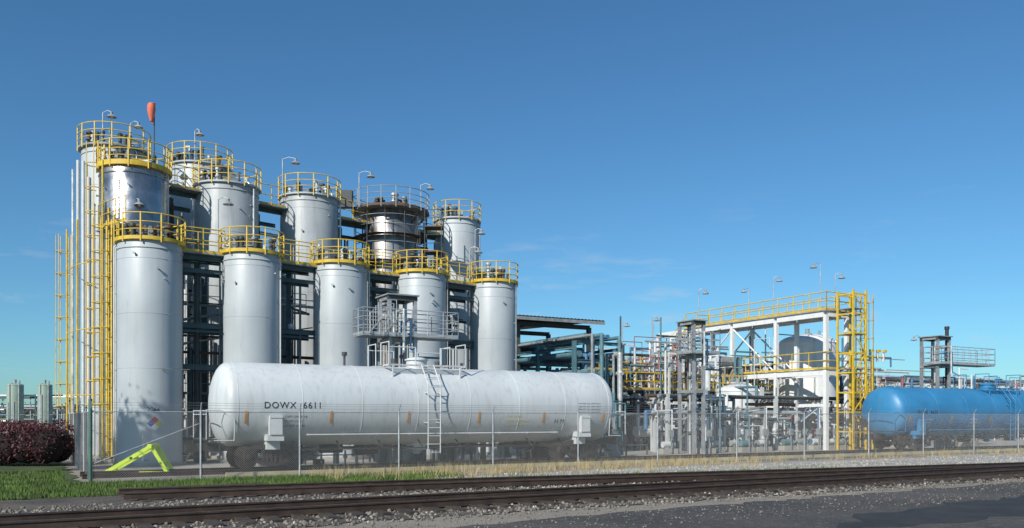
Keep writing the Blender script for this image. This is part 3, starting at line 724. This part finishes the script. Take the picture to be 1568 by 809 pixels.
b.railing([(S0-.2,51,z),(S0-.2,TT[0]-.2,z),(S1+.2,TT[0]-.2,z),(S1+.2,51,z),(S0+1,51,z)],1.15,'yellow_steel',.036,1.3)
b.box((S0+.5,(TT[0]+TT[-1])/2,5.2),(1.0,TT[-1]-TT[0],.05),'galvanised')
b.railing([(S0-.2,TT[-1],5.24),(S0-.2,TT[0]-.2,5.24),(S1+.2,TT[0]-.2,5.24)],1.1,'yellow_steel',.032,1.4)
b.stair((S0+.3,51,DZ+.25),(S0+.3,55.5,5.3),.8,'yellow_steel',(1,0,0))
b.make('steel_platform_structure',A)
b=B()
x0,x1,y0,y1=S0+.5,S0+1.7,TT[0]-1.7,TT[0]-.5
for x in (x0,x1):
    for y in (y0,y1): b.beam((x,y,0),(x,y,10.2),.11,.11,'yellow_steel')
for z in np.arange(1.2,10.3,1.25):
    for y in (y0,y1): b.beam((x0,y,z),(x1,y,z),.06,.08,'yellow_steel')
    for x in (x0,x1): b.beam((x,y0,z),(x,y1,z),.06,.08,'yellow_steel')
for k,z in enumerate(np.arange(1.2,9.0,1.25)):
    a,c=(x0,x1) if k%2 else (x1,x0); b.beam((a,y0,z),(c,y0,z+1.25),.05,.05,'yellow_steel')
for z in (2.6,5.2,7.4,9.05): b.box(((x0+x1)/2,(y0+y1)/2,z),(x1-x0-.1,y1-y0-.1,.04),'grey_steel')
b.ladder(x1-.3,y0+.35,.2,10.1,-math.pi/2,'yellow_steel',False); b.ladder(x1+.55,y0+.7,.2,10.0,-math.pi/2,'yellow_steel')
b.make('ladder_tower',A)

def vessel(name,s,t,R,H,m,dome=.35):
    b=B(); b.lathe([(0,R),(H,R)]+[(H+dome*R*math.sin(a),max(.01,R*math.cos(a))) for a in np.linspace(.15,math.pi/2,7)],(0,0,0),m,48)
    for z in np.arange(1.2,H,1.6): b.ring((0,0,z),R,.012,m,n=48,k=4)
    b.ring((0,0,H),R,.03,m,n=48); b.cyl((0,0,H+dome*R),(0,0,H+dome*R+.4),.15,'grey_steel',10)
    b.cyl((.5*R,-.2,H),(.5*R,-.2,H+dome*R+.3),.08,'grey_steel',8); b.cyl((0,0,-.0),(0,0,.15),R+.15,'concrete',32)
    for a in (-2.2,-1.2): q=R+.1; b.pipe([(q*math.cos(a),q*math.sin(a),.3),(q*math.cos(a),q*math.sin(a),H),(.5*q*math.cos(a),.5*q*math.sin(a),H+dome*R)],.05,'pipe_silver',6)
    return b.make(name,A,site(s,t,0))
vessel('storage_tank',49.6,43.6,2.05,7.5,'frame_white',.35)
vessel('storage_tank',42.6,43.5,1.5,3.9,'white_steel'); vessel('storage_tank',42.5,49.5,1.4,4.6,'white_steel')
vessel('storage_tank',39.2,47.6,.8,4.6,'pipe_silver'); vessel('storage_tank',38.0,50.5,1.1,4.0,'white_steel'); vessel('storage_tank',62,52,1.8,4.8,'white_steel')
vessel('storage_tank',-1.6,110,.85,5.7,'pale_green',.3); vessel('storage_tank',1.3,108.6,.75,5.7,'pale_green',.3)

# ------------------------------------------------------------------ teal pipe rack and shed
b=B(); pm=['pipe_teal','pipe_teal','pipe_blue','pipe_silver','pipe_teal','grey_steel','pipe_teal']
for t in (42.3,46.5,50.7,54.9,59.1):
    for s in (28.2,31.6): b.ibeam((s,t,0),(s,t,6.7),.2,.22,'pipe_teal')
    for z in (3.2,4.4,5.5,6.6): b.ibeam((28.3,t,z),(31.5,t,z),.16,.2,'pipe_teal')
for s in (28.2,31.6):
    for z in (4.0,6.3): b.ibeam((s,42.4,z),(s,59,z),.14,.18,'pipe_teal')
rnd=random.Random(5)
for z in (3.42,4.63,5.73,6.84):
    s=28.5
    while s<31.4:
        r=rnd.uniform(.07,.2); m=rnd.choice(pm); tn=rnd.uniform(40.8,42.6)
        dn=rnd.random()<.6
        b.pipe(([(s,tn,rnd.uniform(.3,2.5))] if dn else [])+[(s,tn,z+r),(s,60,z+r)],r,m,10); s+=r*2+rnd.uniform(.08,.25)
b.make('pipe_rack',A)
b=B()
for s in (22.5,28.5,34.3):
    for t in (49.6,55,60): b.ibeam((s,t,0),(s,t,8.45),.26,.28,'dark_steel')
for t in (49.6,55,60): b.ibeam((22.4,t,8.45),(34.4,t,8.45),.2,.3,'dark_steel')
n=90; vs=[]
for i in range(n+1):
    s=21.8+13.2*i/n; z=8.85+(.07 if i%2 else 0)
    vs+=[(s,48.6,z),(s,61,z+.5)]
b.add(vs,[(2*i,2*i+2,2*i+3,2*i+1) for i in range(n)],'roof_sheet')
b.box((28.4,48.65,8.72),(13.2,.05,.22),'grey_steel')
b.box((28.4,60.4,4.4),(12,.15,8.2),'roof_sheet')
for z in (2,4,6): b.cyl((23,52,z),(34,52,z),.12,'grey_steel',8)
b.make('open_sided_shed',A)

# ------------------------------------------------------------------ process piping
pal=['pipe_silver','pipe_silver','white_steel','frame_white','white_steel','grey_steel','grey_steel','dark_steel','pipe_teal','pipe_blue','pipe_rose','galvanised','brown_steel','teal_steel']
def racklong(name,s0,s1,t0,w,levels,seed,step=4.2,col='grey_steel'):
    b=B(); rnd=random.Random(seed); s=s0
    while s<=s1+.1:
        for t in (t0,t0+w): b.ibeam((s,t,0),(s,t,levels[-1]+.3+rnd.choice([0,0,.6])),.2,.2,col)
        for z in levels: b.ibeam((s,t0,z),(s,t0+w,z),.14,.18,col)
        s+=step
    for z in levels:
        t=t0+.15
        while t<t0+w-.1:
            r=rnd.uniform(.04,.15); m=rnd.choice(pal)
            a=s0-rnd.uniform(0,1); c=s1 if rnd.random()<.6 else rnd.uniform(s0+6,s1)
            pts=[(a,t,z+r+.1),(c,t,z+r+.1)]
            if rnd.random()<.5: pts=[(a,t,rnd.uniform(.3,z-.3))]+pts
            if rnd.random()<.4: pts=pts+[(c,t,z-rnd.uniform(.5,1.6))]
            b.pipe(pts,r,m,8); t+=2*r+rnd.uniform(.06,.25)
    return b.make(name,A)
racklong('pipe_rack',32.5,106,46.4,2.2,[2.6,3.8],1); racklong('pipe_rack',35,118,52,2.5,[3.0,4.2,5.4],2,4.2,'white_steel'); racklong('pipe_rack',34,66,58,3,[3.5,5,6.6],3)
racklong('pipe_rack',60,125,64,3,[3.5,5.2],4); racklong('pipe_rack',33,60,39.5,1.2,[2.2,3.2],8,4.5,'white_steel')
racklong('pipe_rack',66,150,72,3,[4.0,6.0,7.2],9,5,'white_steel')
b=B()
b.box((46,45.0,3.93),(26,1.0,.06),'grey_steel'); b.railing([(33,44.5,3.97),(59,44.5,3.97)],1.1,'yellow_steel',.038,1.5)
b.railing([(33,45.5,3.97),(59,45.5,3.97)],1.1,'yellow_steel',.034,1.5)
for s in np.arange(33,60,4.3): b.ibeam((s,45.0,0),(s,45.0,3.9),.18,.18,'grey_steel')
b.box((36,49.5,5.4),(6,2.6,.06),'grey_steel'); b.railing([(33,48.2,5.45),(39,48.2,5.45),(39,50.8,5.45)],1.1,'yellow_steel',.03,1.3)
b.make('elevated_catwalk',A)
b=B(); rnd=random.Random(11)
def inrack():
    if rnd.random()<.25: return rnd.uniform(36,45),rnd.uniform(44,56)
    return rnd.uniform(33.5,60),rnd.uniform(38.5,56)
for k in range(850):
    s,t=inrack()
    zt=rnd.choice([1.5,2.2,3,3.5,4.4,5.5,6.5,7.2])*rnd.uniform(.8,1.15) if t>43 else rnd.uniform(.8,3.4); r=rnd.choice([.03,.04,.05,.07,.1]); m=rnd.choice(pal)
    if math.hypot(s-49.6,t-43.6)<2.4: continue
    q=rnd.random()
    if q<.45:
        dx=rnd.uniform(-2.5,2.5); ax=rnd.random()<.5; p2=(s+dx,t,zt) if ax else (s,t+dx,zt)
        b.pipe([(s,t,rnd.uniform(0,.5)),(s,t,zt),p2,(p2[0],p2[1],max(.2,zt-rnd.uniform(.4,2.5)))],r,m,6)
        b.cyl((s,t,zt*.5),(s,t,zt*.5+.05),r*2,m,8); b.ball((s,t,zt*.5+.25),r*1.9,m,7,4); b.ring((s,t-r*2.5,zt*.5+.3),.12,.012,'dark_steel',n=10,k=4)
    elif q<.7:
        L=rnd.uniform(1,6)
        if rnd.random()<.6: b.cyl((s,t,zt),(s+L,t,zt),r,m,7)
        else: b.cyl((s,t,zt),(s,t+L,zt),r,m,7)
    elif q<.85: b.cyl((s,t,0),(s,t,zt+1.2),r*.8,m,6)
    else:
        b.beam((s,t,0),(s,t,zt),.12,.12,rnd.choice(['grey_steel','white_steel','frame_white','dark_steel'])); b.beam((s-1,t,zt),(s+1,t,zt),.1,.12,rnd.choice(['grey_steel','frame_white']))
for k in range(60):
    s,t=inrack(); R=rnd.uniform(.15,.55); h=rnd.uniform(.6,2.4); z0=rnd.choice([.4,.4,.4,3.95,5.2]) if t>44 else .3; m=rnd.choice(['pipe_silver','white_steel','frame_white','grey_steel'])
    if rnd.random()<.6:
        b.cyl((s,t,z0),(s,t,z0+h),R,m,14); b.ball((s,t,z0+h),R,m,14,4,.4,True); b.cyl((s,t,z0+h+.1),(s,t,z0+h+.6),.06,'grey_steel',6)
        for a in (0,2.1,4.2): b.beam((s+R*.9*math.cos(a),t+R*.9*math.sin(a),0),(s+R*.9*math.cos(a),t+R*.9*math.sin(a),z0+.2),.06,.06,'grey_steel')
    else:
        b.cyl((s,t,z0+.9),(s+h*1.3,t,z0+.9),R,m,14); b.box((s+.3,t,z0*.5+.2),(.15,.5,z0+.5),'concrete'); b.box((s+h,t,z0*.5+.2),(.15,.5,z0+.5),'concrete')
b.make('process_piping',A)
b=B(); rnd=random.Random(12)
for k in range(300):
    s=rnd.uniform(60,112); t=rnd.uniform(44,64); zt=rnd.uniform(2,6.4); r=rnd.choice([.04,.06,.09,.12]); m=rnd.choice(pal)
    if rnd.random()<.5: b.cyl((s,t,0),(s,t,zt+rnd.choice([0,0,.6,1.4])),r,m,6)
    else: b.pipe([(s,t,0),(s,t,zt),(s+rnd.uniform(1,7),t,zt)],r,m,6)
b.make('process_piping',A)
b=B(); rnd=random.Random(19)
for k in range(26):
    s=rnd.uniform(31,62); t=rnd.uniform(37.3,39.2); b.box((s,t,.17),(1.1,.5,.3),'concrete'); m=rnd.choice(['white_steel','pipe_blue','grey_steel','pipe_silver','pipe_teal'])
    b.cyl((s-.4,t,.55),(s+.1,t,.55),.18,m,14); b.cyl((s+.2,t,.55),(s+.38,t,.55),.24,'grey_steel',14); b.cyl((s+.1,t,.55),(s+.2,t,.55),.07,'grey_steel',8)
    b.pipe([(s+.3,t,.75),(s+.3,t,rnd.uniform(1.5,3)),(s+.3,t+1.5,rnd.uniform(1.5,3))],.05,m,7); b.box((s-.1,t-.4,1.2),(.3,.12,.4),'grey_steel'); b.beam((s-.1,t-.4,0),(s-.1,t-.4,1.0),.05,.05,'grey_steel')
b.make('pump_row',A)
b=B(); rnd=random.Random(23)
for k in range(9):
    x=-66+k*3.0; b.beam((x,92,0),(x,92,rnd.choice([3.8,4.6,5.4])),.2,.2,'grey_steel'); b.beam((x,98,0),(x,98,rnd.choice([4.4,6])),.2,.2,'grey_steel')
for k in range(22):
    z=rnd.uniform(.8,4.8); y=rnd.uniform(96,99); b.cyl((-68,y,z),(rnd.uniform(-60,-40),y,z),rnd.uniform(.05,.14),rnd.choice(pal),7)
    x=rnd.uniform(-66,-42); b.cyl((x,y,0),(x,y,rnd.uniform(2,5.5)),rnd.uniform(.04,.1),rnd.choice(pal),6)
b.make('pipe_rack')

b=B()
for y in (-.25,.25):
    b.beam((-1.25,y,.05),(.42,y,1.02),.10,.14,'lime_paint'); b.beam((.42,y,1.05),(1.05,y,.03),.10,.13,'lime_paint')
b.beam((-1.1,-.36,.06),(1.1,-.36,.06),.08,.08,'lime_paint'); b.beam((.42,-.4,1.02),(.42,.4,1.02),.16,.16,'lime_paint'); b.beam((-.3,-.3,.58),(-.3,.3,.58),.1,.1,'lime_paint')
b.beam((.8,-.3,.4),(.8,.3,.4),.08,.08,'lime_paint')
b.make('track_bumper',0,(-13.75,31.6,.02))

# ------------------------------------------------------------------ sun, sky, camera
el=math.radians(34); azx,azy=-.50,-.866
d=Vector((-azx*math.cos(el),-azy*math.cos(el),-math.sin(el)))
ld=bpy.data.lights.new('sun','SUN'); ld.energy=5.0; ld.angle=math.radians(.53); ld.color=(1,.95,.87)
lo=bpy.data.objects.new('sun',ld); sc.collection.objects.link(lo); lo.rotation_euler=d.to_track_quat('-Z','Y').to_euler(); lo.location=(-20,-40,40)
w=bpy.data.worlds.new('World'); sc.world=w; w.use_nodes=True; nt=w.node_tree; bg=nt.nodes['Background']
sky=nd(nt,'ShaderNodeTexSky',sky_type='NISHITA'); sky.sun_disc=False; sky.sun_elevation=el; sky.sun_rotation=math.atan2(azx,azy)
sky.air_density=1.0; sky.dust_density=.4; sky.ozone_density=2.0; sky.altitude=100
tint=mixc(nt,1.0,sky.outputs[0],(.53,.95,1.20),'MULTIPLY')
tc=nd(nt,'ShaderNodeTexCoord'); v=tc.outputs['Generated']
cl=ramp(nt,noise(nt,v,4.2,8,.62,(1.6,1.6,9)),.57,.76)
sx=nd(nt,'ShaderNodeSeparateXYZ'); nt.links.new(v,sx.inputs[0])
mk=mul(nt,ramp(nt,sx.outputs[2],.26,.14),ramp(nt,sx.outputs[2],.02,.08))
fac=mul(nt,mul(nt,cl,mk),.45)
c=mixc(nt,fac,tint,(6.0,6.8,7.6))
nt.links.new(c,bg.inputs[0]); bg.inputs[1].default_value=.093
cam=bpy.data.cameras.new('camera'); co=bpy.data.objects.new('camera',cam); sc.collection.objects.link(co); sc.camera=co
cam.sensor_width=36; cam.lens=29.85; cam.shift_y=.150; cam.clip_end=6000; cam.clip_start=.1
co.location=(0,0,2.1); co.rotation_euler=(math.pi/2,0,0)
sc.view_settings.view_transform='Standard'; sc.view_settings.look='None'; sc.view_settings.exposure=0
